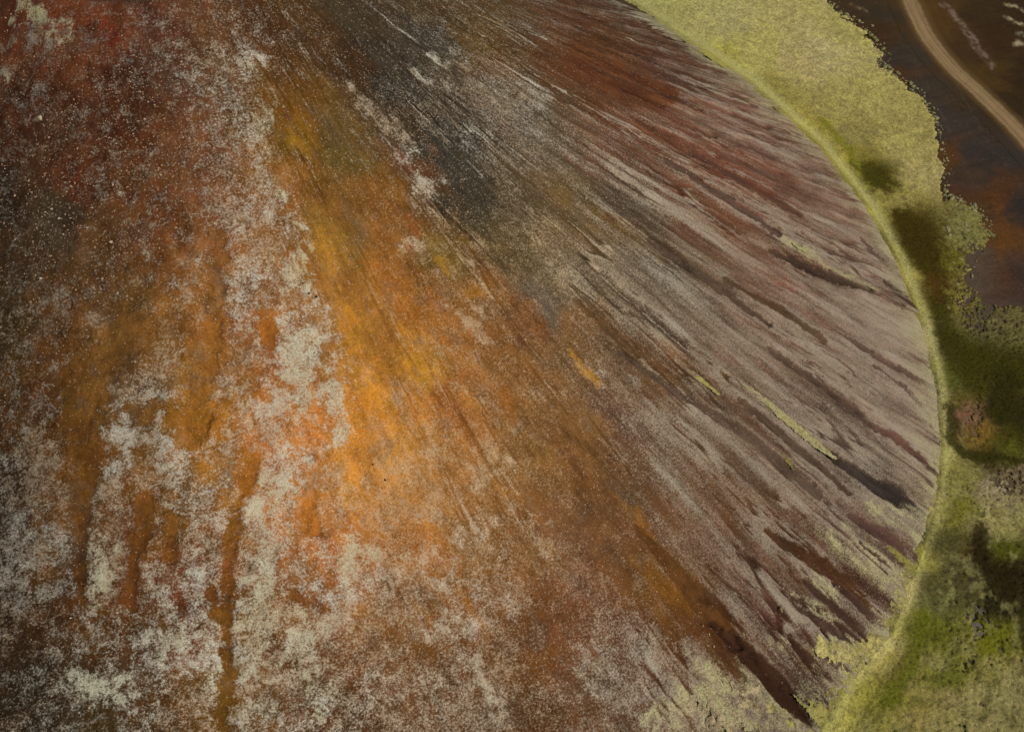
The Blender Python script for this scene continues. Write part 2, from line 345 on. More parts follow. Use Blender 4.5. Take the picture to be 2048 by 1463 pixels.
def cinder_material():
    t = NT("cinder_slope")
    P = t.n('ShaderNodeTexCoord').outputs['Object']
    fl = t.attr("flow").outputs['Vector']
    soil = t.attr("soil").outputs['Color']
    ccol = t.attr("crust_colour").outputs['Color']
    sp_ = t.n('ShaderNodeSeparateColor'); t.L(t.attr("mask").outputs['Color'], sp_.inputs[0])
    crust, aniso, grain = sp_.outputs[0], sp_.outputs[1], sp_.outputs[2]
    nf = t.noise(P, 5.2, 5.0, 0.82)
    nm = t.noise(P, 0.9, 6.0, 0.74, 0.4)
    ns = t.noise(fl, 1.0, 5.0, 0.66)
    ns2 = t.noise(fl, 0.28, 3.0, 0.6)
    npch = t.noise(P, 0.33, 4.0, 0.6, 0.6)
    # crust cover
    iso = t.math('MULTIPLY', t.math('SUBTRACT', nm, 0.5), 1.7)
    mpm = t.n('ShaderNodeMapping'); t.L(fl, mpm.inputs[0]); mpm.inputs['Scale'].default_value = (1.0, 3.0, 1.0)
    nmid = t.noise(mpm.outputs[0], 0.9, 5.0, 0.68)
    stk = t.math('ADD', t.math('MULTIPLY', t.math('SUBTRACT', ns, 0.5), 0.75), t.math('MULTIPLY', t.math('SUBTRACT', ns2, 0.5), 0.8))
    lg = t.ramp(aniso, 0.5, 1.0)
    mid = t.math('MULTIPLY', t.math('SUBTRACT', nmid, 0.5), 1.15)
    stk = t.math('ADD', t.math('MULTIPLY', stk, lg), t.math('MULTIPLY', mid, t.math('SUBTRACT', 1.0, lg)))
    big = t.math('ADD', t.math('MULTIPLY', iso, t.math('SUBTRACT', 1.0, aniso)), t.math('MULTIPLY', stk, aniso))
    v = t.math('ADD', crust, t.math('MULTIPLY', big, 1.15))
    v = t.math('ADD', v, t.math('MULTIPLY', t.math('SUBTRACT', nf, 0.5), t.math('SUBTRACT', 2.5, t.math('MULTIPLY', aniso, 0.7))))
    msk = t.ramp(v, 0.26, 0.98)
    # soil colour variation
    sv = t.math('ADD', t.ramp(nf, 0.25, 0.75, 0.56, 1.3), t.math('MULTIPLY', stk, 0.45))
    sv = t.math('ADD', sv, t.math('MULTIPLY', t.math('SUBTRACT', npch, 0.5), 0.5))
    sc = t.scale(soil, sv)
    cv = t.ramp(t.noise(P, 11.0, 2.0, 0.7), 0.3, 0.7, 0.62, 1.25)
    cc = t.scale(ccol, cv)
    col = t.mix(t.math('MULTIPLY', msk, 0.9), sc, cc)
    # bright pumice grains
    vo = t.n('ShaderNodeTexVoronoi', feature='F1'); t.L(P, vo.inputs['Vector']); vo.inputs['Scale'].default_value = 4.6
    vs = t.n('ShaderNodeSeparateColor'); t.L(vo.outputs['Color'], vs.inputs[0])
    pick = t.math('GREATER_THAN', t.math('MULTIPLY', grain, 0.85), vs.outputs[0])
    dot = t.math('MULTIPLY', pick, t.ramp(vo.outputs['Distance'], 0.12, 0.3, 1.0, 0.0))
    vo2 = t.n('ShaderNodeTexVoronoi', feature='F1'); t.L(P, vo2.inputs['Vector']); vo2.inputs['Scale'].default_value = 2.1
    vs2 = t.n('ShaderNodeSeparateColor'); t.L(vo2.outputs['Color'], vs2.inputs[0])
    pick2 = t.math('GREATER_THAN', t.math('MULTIPLY', grain, 0.28), vs2.outputs[0])
    dot = t.math('MAXIMUM', dot, t.math('MULTIPLY', pick2, t.ramp(vo2.outputs['Distance'], 0.1, 0.24, 0.85, 0.0)))
    gcol = t.mix(vs.outputs[1], (0.30, 0.17, 0.09, 1), (0.44, 0.33, 0.22, 1))
    col = t.mix(t.math('MULTIPLY', dot, 0.75), col, gcol)
    bump = t.math('ADD', nf, t.math('MULTIPLY', ns, 0.8))
    return t.finish(col, 0.95, bump, 0.5, 0.16)

def plain_material():
    t = NT("cinder_plain")
    P = t.n('ShaderNodeTexCoord').outputs['Object']
    soil = t.attr("soil").outputs['Color']
    nf = t.noise(P, 3.2, 4.0, 0.75)
    nm = t.noise(P, 0.35, 5.0, 0.65, 0.4)
    mp = t.n('ShaderNodeMapping'); t.L(P, mp.inputs[0]); mp.inputs['Rotation'].default_value = (0, 0, -0.55); mp.inputs['Scale'].default_value = (0.16, 1.0, 1.0)
    nl = t.noise(mp.outputs[0], 0.9, 4.0, 0.6)
    v = t.math('ADD', t.ramp(nf, 0.25, 0.75, 0.72, 1.25), t.math('MULTIPLY', t.math('SUBTRACT', nm, 0.5), 0.7))
    v = t.math('ADD', v, t.math('MULTIPLY', t.math('SUBTRACT', nl, 0.5), 0.6))
    col = t.scale(soil, v)
    warm = t.ramp(nm, 0.52, 0.72, 0.0, 0.28)
    col = t.mix(warm, col, t.mix(1.0, col, (1.35, 0.92, 0.6, 1), 'MULTIPLY'))
    vo = t.n('ShaderNodeTexVoronoi', feature='F1'); t.L(P, vo.inputs['Vector']); vo.inputs['Scale'].default_value = 1.6
    vs = t.n('ShaderNodeSeparateColor'); t.L(vo.outputs['Color'], vs.inputs[0])
    pick = t.math('LESS_THAN', vs.outputs[0], 0.10)
    dot = t.math('MULTIPLY', pick, t.ramp(vo.outputs['Distance'], 0.08, 0.2, 0.55, 0.0))
    col = t.mix(dot, col, (0.16, 0.12, 0.08, 1))
    return t.finish(col, 0.95, nf, 0.4, 0.15)

def moss_material():
    t = NT("moss_carpet")
    P = t.n('ShaderNodeTexCoord').outputs['Object']
    mc = t.attr("moss_colour").outputs['Color']
    nf = t.noise(P, 2.6, 4.0, 0.75)
    n2 = t.noise(P, 8.0, 2.0, 0.7)
    nm = t.noise(P, 0.22, 5.0, 0.65, 0.5)
    v = t.math('ADD', t.ramp(nf, 0.25, 0.75, 0.66, 1.3), t.math('MULTIPLY', t.math('SUBTRACT', n2, 0.5), 1.5))
    v = t.math('ADD', v, t.math('MULTIPLY', t.math('SUBTRACT', nm, 0.5), 0.5))
    col = t.scale(mc, v)
    tint = t.ramp(nm, 0.48, 0.7, 0.0, 0.4)
    col = t.mix(tint, col, t.mix(1.0, col, (0.98, 1.06, 0.62, 1), 'MULTIPLY'))
    # dark gaps between the cushions
    mp = t.n('ShaderNodeMapping'); t.L(P, mp.inputs[0]); mp.inputs['Rotation'].default_value = (0, 0, 0.5); mp.inputs['Scale'].default_value = (0.6, 1.2, 1.0)
    gap = t.noise(mp.outputs[0], 3.6, 3.0, 0.75)
    gap = t.ramp(gap, 0.52, 0.66, 0.0, 0.72)
    v = t.math('MULTIPLY', v, 1.1)
    col = t.mix(gap, col, t.scale(mc, 0.34))
    return t.finish(col, 0.97, nf, 0.5, 0.2)

def stone_material(name, a, b):
    t = NT(name)
    P = t.n('ShaderNodeTexCoord').outputs['Object']
    g = t.n('ShaderNodeNewGeometry').outputs['Random Per Island']
    oi = t.n('ShaderNodeObjectInfo').outputs['Random']
    r = t.math('FRACT', t.math('ADD', g, oi))
    col = t.mix(r, a, b)
    n = t.noise(P, 5.0, 3.0, 0.7)
    col = t.scale(col, t.ramp(n, 0.25, 0.75, 0.65, 1.2))
    return t.finish(col, 0.92, n, 0.4, 0.05)

def road_material():
    t = NT("dirt_track")
    P = t.n('ShaderNodeTexCoord').outputs['Object']
    fl = t.attr("flow").outputs['Vector']
    base = t.attr("soil").outputs['Color']
    sx = t.n('ShaderNodeSeparateXYZ'); t.L(fl, sx.inputs[0])
    u = sx.outputs[0]
    n1 = t.noise(fl, 0.5, 4.0, 0.65)
    mp = t.n('ShaderNodeMapping'); t.L(fl, mp.inputs[0]); mp.inputs['Scale'].default_value = (2.2, 0.05, 1.0)
    rut = t.noise(mp.outputs[0], 1.0, 3.0, 0.6)
    nf = t.noise(P, 3.0, 3.0, 0.7)
    d = t.math('ADD', t.math('ABSOLUTE', u), t.math('MULTIPLY', t.math('SUBTRACT', n1, 0.5), 1.0))
    core = t.ramp(d, 1.15, 2.1, 1.0, 0.0)
    shoulder = t.ramp(d, 1.9, 3.4, 1.0, 0.0)
    au = t.math('ABSOLUTE', t.math('ADD', u, t.math('MULTIPLY', t.math('SUBTRACT', n1, 0.5), 0.5)))
    wheel = t.ramp(t.math('ABSOLUTE', t.math('SUBTRACT', au, 0.9)), 0.1, 0.42, 1.0, 0.0)
    sand = t.scale(t.mix(rut, (0.15, 0.092, 0.036, 1), (0.31, 0.21, 0.105, 1)), t.ramp(nf, 0.25, 0.75, 0.85, 1.12))
    sand = t.mix(t.math('MULTIPLY', wheel, t.ramp(n1, 0.3, 0.6, 0.2, 0.6)), sand, t.scale(sand, 0.62))
    sh = t.scale(t.mix(n1, (0.08, 0.045, 0.014, 1), (0.12, 0.07, 0.022, 1)), t.ramp(nf, 0.25, 0.75, 0.8, 1.15))
    col = t.mix(t.math('MULTIPLY', shoulder, 0.75), base, sh)
    col = t.mix(core, col, sand)
    return t.finish(col, 0.95, nf, 0.25, 0.08)

M_SLOPE, M_PLAIN, M_MOSS, M_ROAD = cinder_material(), plain_material(), moss_material(), road_material()
M_PALE = stone_material("pale_pumice", (0.24, 0.145, 0.08, 1), (0.42, 0.32, 0.22, 1))
M_DARK = stone_material("dark_lava", (0.018, 0.014, 0.011, 1), (0.04, 0.032, 0.026, 1))
M_CLUMP = stone_material("moss_clump", (0.15, 0.135, 0.055, 1), (0.235, 0.205, 0.10, 1))

# ------------------------------------------------------------------ volcanic cone
th_vis = np.radians(np.arange(-152.0, 32.0, 0.14))
th_bk = np.radians(np.arange(32.0, 208.0, 2.0))
TH = np.concatenate([th_vis, th_bk, [th_vis[0] + 2 * math.pi]])
RR = np.concatenate([np.arange(0.3, 15.0, 0.8), np.arange(15.0, 26, 0.16), np.arange(26, 60, 0.145), np.arange(60, 98.5, 0.165)])
T2, R2 = np.meshgrid(TH, RR, indexing='ij')
shape = T2.shape
T2 = T2.ravel(); R2 = R2.ravel()
X = R2 * np.cos(T2); Y = R2 * np.sin(T2)
Z = cone_z(R2)
px, py = project(X, Y, Z)
px = px.astype(np.float32); py = py.astype(np.float32)
inside = (px > -600) & (px < 2300) & (py > -400) & (py < 2000) & (T2 < math.radians(32))
idx = np.where(inside)[0]
fx, fy = T2[idx] * 55.0, R2[idx]                # slope-following coordinates in metres
wx = (fbm(X[idx] * 0.4, Y[idx] * 0.4, 3, 6, .62) - 0.5) * 95
wy = (fbm(X[idx] * 0.4, Y[idx] * 0.4, 9, 6, .62) - 0.5) * 95
w2x = (fbm(X[idx] * 1.9, Y[idx] * 1.9, 23, 3) - 0.5) * 14
qx, qy = px[idx] + wx + w2x, py[idx] + wy
nx, ny = px[idx] + w2x * 0.4 + wx * 0.07, py[idx] + wy * 0.07 - w2x * 0.35

def lin_pts(P):
    return [[p[0], p[1]] + list(lin(p[2:5])) for p in P]

soil = sheppard(qx, qy, lin_pts(pts(SOIL)), 3, 66, 40, 2.0)
# the left and lower slope carries cloud-like patches, the right flank straight streaks
ak = qx + 0.25 * (700 - qy)
an = (0.55 * sstep(480, 760, ak) + 0.45 * sstep(1000, 1450, ak)).astype(np.float32)
long_ = sstep(.5, 1.0, an)
crust = sheppard(qx, qy, pts(CRUST), 1, 80, 42, 2.0)[:, 0]
crust -= 0.18 * (1 - sstep(280, 560, qx)) * (1 - sstep(420, 760, qy)) - 0.03 * (1 - sstep(500, 800, qx)) * sstep(760, 950, qy)
CW, CG, CY, CT = lin((190, 183, 164)), lin((182, 180, 148)), lin((180, 173, 124)), lin((150, 136, 117))
warm = sstep(1000, 1500, qx)
ccol = (CW[None] * (1 - warm[:, None]) + CT[None] * warm[:, None]).astype(np.float32)
crust -= .05 * (1 - sstep(120, 330, qx)) * sstep(700, 900, qy) + .06 * (1 - sstep(250, 480, qx)) * sstep(1150, 1350, qy)
darker = (0.5 + 0.5 * sstep(40, 560, qx + 0.12 * (qy - 300)))[:, None]  # lens vignette towards the left, painted into the crust colour
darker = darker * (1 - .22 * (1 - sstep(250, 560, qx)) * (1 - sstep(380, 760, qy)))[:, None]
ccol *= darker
gold = (sstep(640, 760, qx) * (1 - sstep(1050, 1300, qx)) * sstep(300, 520, qy) * .8 * (1 - .6 * sstep(950, 1150, qy)))[:, None]
ccol = ccol * (1 - gold) + lin((184, 154, 114))[None] * gold
pk = sstep(0.46, 0.62, fbm(X[idx] * 0.2, Y[idx] * 0.2, 61))[:, None] * 0.6 * (1 - warm[:, None])
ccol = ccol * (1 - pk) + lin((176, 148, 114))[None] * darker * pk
nb = fbm(X[idx] * 1.25, Y[idx] * 1.25, 91, 5, .66) - 0.5
sb = fbm(fx * 1.6, fy * 0.25, 95, 4) - 0.5
for q in PATCH.split():
    f = q.split(',')
    x0, y0, rx, ry, s = [float(v) for v in f[:5]]
    sel = np.where((np.abs(qx - x0) < rx * 2) & (np.abs(qy - y0) < ry * 2))[0]
    d = np.hypot((qx[sel] - x0) / rx, (qy[sel] - y0) / ry)
    g = sstep(0.0, 1.0, 1.2 - d * 0.72 + nb[sel] * 2.6)
    crust[sel] = np.maximum(crust[sel], crust[sel] * (1 - g) + s * 0.86 * g)
    if len(f) > 5:
        tc = CG if f[5] == 'g' else CY
        k = (g * 0.45)[:, None]
        ccol[sel] = ccol[sel] * (1 - k) + tc[None] * k
for head, P in strokes(CSTREAK):
    w, s = float(head[0]), float(head[1])
    n_ = len(P)
    PP = [[p[0], p[1], w * (0.45 if i in (0, n_ - 1) else 1.0)] for i, p in enumerate(P)] if n_ > 2 else [[p[0], p[1], w] for p in P]
    sel, b = stroke_mask(nx, ny, PP)
    g = sstep(0.1, 0.75, 1.05 - b * 0.62 + sb[sel] * 2.0 + nb[sel] * 1.2) * np.clip(.72 + nb[sel] * 2.4, .2, 1)
    crust[sel] = np.maximum(crust[sel], crust[sel] * (1 - g) + s * 0.84 * g)
    if len(head) > 2:
        k = (g * 0.75)[:, None]
        ccol[sel] = ccol[sel] * (1 - k) + (CG if head[2] == 'g' else CY)[None] * k
relief = np.zeros(len(idx), np.float32)
for head, P in strokes(OCHRE):
    sel, b = stroke_mask(nx + wx * .3, ny + wy * .3, P)
    g = sstep(0.0, 0.9, 1.0 - b * 0.6 + nb[sel] * 1.6 + sb[sel] * 0.8) * 0.6
    c = lin([float(v) for v in head])
    soil[sel] = soil[sel] * (1 - g[:, None]) + c[None] * g[:, None]
    crust[sel] -= 0.16 * g
for head, P in strokes(TONGUE):
    sel, b = stroke_mask(nx, ny, P)
    if head[0] != '-':
        g = sstep(0.15, 0.65, 1.42 - b * 0.85 + sb[sel] * 1.0 + nb[sel] * .6)
        c = lin([float(v) for v in head[:3]])
        soil[sel] = soil[sel] * (1 - g[:, None]) + .86 * c[None] * g[:, None]
        crust[sel] = crust[sel] * (1 - g) - .12 * g
    else:
        g = sstep(0.0, 0.8, 1.0 - b * 0.62 + nb[sel] * 2.2)
        crust[sel] = crust[sel] * (1 - .9 * g) - 0.08 * g
        if P[0][0] < 560:
            soil[sel] = soil[sel] * (1 - .18 * g[:, None]) + lin((142, 84, 24))[None] * (.55 + .45 * sstep(0, 420, qx[sel]))[:, None] * .18 * g[:, None]
    relief[sel] -= 1.5 * float(head[-1]) * g
# moss at the foot of the slope: yellow pale lip
TOE = [(1200, -40), (1300, 22), (1390, 85), (1500, 160), (1640, 285), (1740, 412), (1800, 520), (1850, 650), (1880, 780), (1890, 900), (1870, 1030), (1830, 1150), (1785, 1265), (1700, 1370), (1640, 1470), (1600, 1560)]
toe_d = np.full(len(idx), 1e3, np.float32)
zn = np.where((qx > 1150) & (R2[idx] > 70))[0]
for a, c in zip(TOE[:-1], TOE[1:]):
    ex, ey = c[0] - a[0], c[1] - a[1]
    t_ = np.clip(((px[idx][zn] - a[0]) * ex + (py[idx][zn] - a[1]) * ey) / (ex * ex + ey * ey), 0, 1)
    toe_d[zn] = np.minimum(toe_d[zn], np.hypot(px[idx][zn] - a[0] - t_ * ex, py[idx][zn] - a[1] - t_ * ey))
tw = 30 + 22 * sstep(250, 1000, qy)
nz = .35 + .65 * sstep(700, 1050, qy)
tg = np.clip(1.15 - toe_d / tw * 0.8 + (nb * 1.2 + sb * 1.2) * nz, 0, 1)
crust = np.maximum(crust, 0.92 * tg)
ccol = ccol * (1 - tg[:, None] * .85) + lin((164, 156, 116))[None] * tg[:, None] * .85
# streaks of old moss and soil on the right flank follow the fall line
st = fbm(fx * 0.9, fy * 0.10, 41, 4) - 0.5
st2 = fbm(fx * 2.6, fy * 0.22, 47, 3) - 0.5
crust += an * long_ * (st * 0.78 + st2 * 0.12)
def both(seed, iso, lu, lv, o=5):
    return an * (long_ * fbm(fx * lu, fy * lv, seed, o, .6) + (1 - long_) * fbm(fx * lu, fy * lv * 3.2, seed + 3, o, .62)) + (1 - an) * fbm(X[idx] * iso, Y[idx] * iso, seed + 7, o, .62) - 0.5
s1, s2, s3 = both(141, .8, .8, .13), both(161, .5, .5, .10), both(181, .6, .7, .12)
s4 = both(201, 2.2, 2.2, .5, 4)
soil *= (1 + 1.1 * s1 + .7 * s4)[:, None] * (1 - .02 * np.exp(-(((qx - 720) / 260) ** 2 + ((qy - 800) / 330) ** 2)))[:, None]
soil *= 1 + s2[:, None] * np.array([0.1, 0.42, 0.5], np.float32)
sat = (1 - soil.min(1) / (soil.max(1) + 1e-6))[:, None]
soil *= 1 + np.array([-0.07, 0.06, 0.06], np.float32) * sstep(.3, .9, sat)
soil *= (1 + .16 * (1 - sstep(330, 520, qx)) * (1 - sstep(560, 800, qy)))[:, None]
soil *= (1 + .26 * np.exp(-(((qx - 760) / 230) ** 2 + ((qy - 1000) / 260) ** 2)))[:, None]  # glow of light on the lower centre, put into the soil colour
soil *= (1 - .12 * sstep(780, 1150, qy) * sstep(500, 700, qx))[:, None]
lum = (soil * np.array([.3, .6, .1], np.float32)).sum(1)
gm = (0.05 + np.clip((s3 - .04) * 2.5, 0, .28))[:, None]
soil = soil * (1 - gm) + lum[:, None] * np.array([1.3, .95, .62], np.float32) * gm
soil *= (1 + an * long_ * (st * 0.6 + st2 * 0.4) + (1 - an) * 0.35 * (fbm(X[idx] * .35, Y[idx] * .35, 52) - 0.5))[:, None]
n_l = fbm(fx * 0.62, fy * 0.055, 301, 3, .5)
n_l2 = fbm(fx * 1.5, fy * 0.10, 311, 3, .5)
gate = sstep(.42, .6, fbm(fx * .3, fy * .07, 321, 3)) * sstep(.25, .8, an)
rill = np.maximum((1 - sstep(.004, .032, np.abs(n_l - .5))), .7 * (1 - sstep(.004, .03, np.abs(n_l2 - .52)))) * gate
pale = (1 - sstep(.004, .03, np.abs(n_l - .56))) * gate * sstep(.4, .55, fbm(fx * .5, fy * .12, 331, 3))
crust += -.6 * rill + .5 * pale
soil *= (1 - .4 * rill)[:, None]
relief -= .28 * rill
gp = sstep(.38, .62, fbm(X[idx] * .55, Y[idx] * .55, 341, 4))
grain = 0.20 + 0.45 * np.exp(-(((qx - 260) / 330) ** 2 + ((qy - 330) / 300) ** 2)) + 0.35 * np.exp(-(((qx - 860) / 220) ** 2 + ((qy - 330) / 200) ** 2)) + 0.30 * np.exp(-(((qx - 950) / 330) ** 2 + ((qy - 1050) / 330) ** 2))
grain *= .35 + .9 * gp
grain *= 1 - 0.75 * sstep(1250, 1550, qx)
# relief: shallow rills plus lumps
rel = relief + an * (st * 0.8 + st2 * 0.3) + .35 * s1 + (fbm(X[idx] * 0.45, Y[idx] * 0.45, 71) - 0.5) * 0.5 + (fbm(X[idx] * 3, Y[idx] * 3, 75, 2) - 0.5) * 0.07
rel *= 1 - sstep(86, 94, R2[idx])
Zr = Z.copy(); Zr[idx] += rel * sstep(RIM - 1, RIM + 3, R2[idx])
A_soil = np.tile((lin((84, 47, 24)) / ALB)[None], (len(X), 1)).astype(np.float32)
inner = R2 < RIM
A_soil[inner] = lin((92, 58, 38)) / ALB
A_soil[idx] = np.where(((R2[idx] < RIM + 0.2) & (T2[idx] < math.radians(-134)))[:, None], (lin((118, 96, 76)) / ALB)[None], np.clip(soil, 0, 1) / ALB)
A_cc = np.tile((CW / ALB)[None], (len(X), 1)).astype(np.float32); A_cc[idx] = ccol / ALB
A_m = np.zeros((len(X), 3), np.float32); A_m[:, 0] = 0.35; A_m[:, 1] = 0.5; A_m[:, 2] = 0.3
A_m[idx, 0] = np.minimum(np.clip(crust, 0, 2), 0.74 + 0.12 * np.clip(crust - .74, 0, 1)); A_m[idx, 1] = an; A_m[idx, 2] = np.clip(grain, 0, 1)
me = mesh_from("volcanic_cone", np.stack([X, Y, Zr], 1), grid_faces(*shape), M_SLOPE)
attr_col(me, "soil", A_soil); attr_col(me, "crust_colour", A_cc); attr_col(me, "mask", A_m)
attr_vec(me, "flow", np.stack([T2 * 55.0 * 1.5, R2 * 0.16, np.zeros_like(R2)], 1))
tag(add_obj("volcanic_cone", me), "rust brown cinder cone streaked with pale ash crust and ochre", kind='structure')
cone_crust = (T2, R2)

# ------------------------------------------------------------------ plain
PLAIN = """1780,30,55,46,31 1750,60,62,42,22 1800,120,56,49,39 1840,180,58,49,39 1790,165,76,47,24 1900,250,58,49,41 1890,300,80,52,24 1920,350,66,49,36 1960,300,55,47,41 2010,330,52,45,39 1960,420,74,50,26 2010,465,86,56,26 1985,395,76,48,26
2030,420,50,41,36 2000,560,74,50,36 2040,560,60,46,39 1850,20,80,56,22 1890,60,76,53,22 1940,100,62,43,22 1950,30,56,40,20 2000,80,55,37,17 2040,150,50,34,17 2020,200,50,37,17 1975,150,70,51,20 2040,30,52,36,18
1930,720,70,56,30 1940,830,108,84,60 1980,950,94,80,58 2030,1000,88,74,52 1990,1060,88,80,56 1950,1250,100,92,84 1950,1350,70,60,40 1700,1400,70,58,42 1500,200,80,66,50 1600,120,76,64,46 1700,250,76,66,44 1800,330,76,62,42 1900,500,84,72,56 1940,560,80,66,52 1960,640,80,68,56 2000,680,70,62,36 1900,1100,60,50,30 2020,1130,44,34,16 2000,1250,50,44,22 2000,1400,76,66,46"""
ROADC = [(1752, -300, 10), (1770, -170, 10), (1796, -60, 11), (1820, 0, 11.5), (1848, 61, 12), (1876, 102, 12), (1911, 143, 12.5), (1950, 178, 13), (1985, 211, 13), (2016, 242, 13), (2050, 277, 13.5), (2110, 345, 14), (2230, 500, 14), (2420, 760, 14), (2700, 1150, 14)]

def axis(lo, hi, step, far):
    a = np.arange(lo, hi, step)
    g = step; out_p = []; out_n = []; p = hi; n = lo
    while p < far:
        g *= 1.35; p += g; n -= g
        out_p.append(p); out_n.append(n)
    return np.concatenate([out_n[::-1], a, out_p])

def plain_fields(px, py, X, Y):
    qx = px + (fbm(X * .16, Y * .16, 5) - .5) * 70; qy = py + (fbm(X * .16, Y * .16, 15) - .5) * 70
    s = sheppard(qx, qy, lin_pts(pts(PLAIN)), 3, 60, 34, 2.0, flows=False)
    # a worn grey strip beyond the track, and faint old wheel lines
    for P, c, k in (([(1882, 2, 6), (1905, 22, 6), (1930, 70, 7), (1965, 110, 7), (1988, 138, 3)], (112, 94, 78), .7),
                    ([(2006, 36, 2), (2030, 47, 3), (2064, 60, 4)], (152, 138, 104), .9), ([(2010, 11, 2), (2040, 19, 3), (2064, 26, 4)], (152, 138, 104), .9), ([(2030, 68, 3), (2050, 74, 4)], (130, 120, 96), .7), ([(2034, 86, 3), (2064, 96, 5)], (152, 138, 104), .9), ([(1700, 10, 3), (1740, 22, 2)], (110, 92, 66), .6),
                    ([(1990, 395, 9), (2008, 440, 16), (2010, 470, 12), (1998, 520, 8)], (100, 62, 24), .35),
                    ([(1890, 130, 1.5), (1990, 300, 1.5), (2060, 400, 1.5)], (72, 62, 52), .4), ([(1820, 100, 2), (1880, 230, 2), (1960, 380, 2)], (72, 62, 52), .35)):
        sel, b = stroke_mask(qx * .35 + px * .65, qy * .35 + py * .65, P)
        g = (1 - sstep(.4, 1.5, b)) * k * (0.05 + 1.7 * sstep(.3, .7, fbm(X[sel] * 1.6, Y[sel] * 1.6, 77, 3, .7)))
        g = np.clip(g, 0, 1)
        s[sel] = s[sel] * (1 - g[:, None]) + lin(c)[None] * g[:, None]
    return s / ALB

gx = axis(10.0, 210.0, 0.7, 7000); gy = axis(-130.0, 110.0, 0.7, 7000)
GX, GY = np.meshgrid(gx, gy, indexing='ij'); gshape = GX.shape
GX = GX.ravel(); GY = GY.ravel()
def plain_z(x, y):
    far = np.exp(-((np.hypot(x - 90, y) / 260) ** 2))
    return (fbm(x * 0.06, y * 0.06, 31) - 0.5) * 0.5 * far - 0.05 + (fbm(x * .8, y * .8, 33, 2) - .5) * .08 * far
GZ = plain_z(GX, GY)
gpx, gpy = project(GX, GY, GZ * 0)
dist = (GX - cam_pos[0]) * FW[0] + (GY - cam_pos[1]) * FW[1] - CH * FW[2] * -1 * -1
ok = (gpx > -100) & (gpx < 2300) & (gpy > -200) & (gpy < 1700) & (GX > 5) & (GX < 260) & (GY > -140) & (GY < 160)
gs = np.tile((lin((60, 46, 32)) / ALB)[None], (len(GX), 1)).astype(np.float32)
gi = np.where(ok)[0]
gs[gi] = plain_fields(gpx[gi].astype(np.float32), gpy[gi].astype(np.float32), GX[gi], GY[gi])
me = mesh_from("ground", np.stack([GX, GY, GZ], 1), grid_faces(*gshape), M_PLAIN)
attr_col(me, "soil", gs)
tag(add_obj("ground", me), "dark brown cinder plain around the foot of the cone", kind='structure')

# ------------------------------------------------------------------ dirt road
def spline(P, n):
    P = np.array(P, float); out = []
    for i in range(len(P) - 1):
        p0 = P[max(i - 1, 0)]; p1 = P[i]; p2 = P[i + 1]; p3 = P[min(i + 2, len(P) - 1)]
        for t in np.linspace(0, 1, n, endpoint=False):
            out.append(0.5 * ((2 * p1) + (-p0 + p2) * t + (2 * p0 - 5 * p1 + 4 * p2 - p3) * t * t + (-p0 + 3 * p1 - 3 * p2 + p3) * t ** 3))
    out.append(P[-1]); return np.array(out)
rc = np.array([ground_at(a, b)[:2] for a, b, w in ROADC])
rp = spline(rc, 16)
tn = np.gradient(rp, axis=0); tn /= np.linalg.norm(tn, axis=1)[:, None]
nr = np.stack([tn[:, 1], -tn[:, 0]], 1)
U = np.linspace(-5.0, 5.0, 41)
arc = np.concatenate([[0], np.cumsum(np.linalg.norm(np.diff(rp, axis=0), axis=1))])
RX = rp[:, None, 0] + nr[:, None, 0] * U[None]; RY = rp[:, None, 1] + nr[:, None, 1] * U[None]
UU = np.broadcast_to(U[None], RX.shape); AA = np.broadcast_to(arc[:, None], RX.shape)
prof = 0.055 + 0.05 * np.exp(-((np.abs(UU) - 2.3) / 0.5) ** 2) - 0.045 * np.exp(-((np.abs(UU) - 0.85) / 0.35) ** 2) - 0.03 * sstep(4.2, 5.0, np.abs(UU))
RZ = plain_z(RX.ravel(), RY.ravel()).reshape(RX.shape) + prof
rpx, rpy = project(RX.ravel(), RY.ravel(), 0 * RX.ravel())
me = mesh_from("dirt_road", np.stack([RX.ravel(), RY.ravel(), RZ.ravel()], 1), grid_faces(*RX.shape), M_ROAD)
attr_vec(me, "flow", np.stack([UU.ravel(), AA.ravel(), 0 * UU.ravel()], 1))
attr_col(me, "soil", plain_fields(rpx.astype(np.float32), rpy.astype(np.float32), RX.ravel(), RY.ravel()).astype(np.float32))
tag(add_obj("dirt_road", me), "tan dirt track curving across the dark plain", kind='structure')

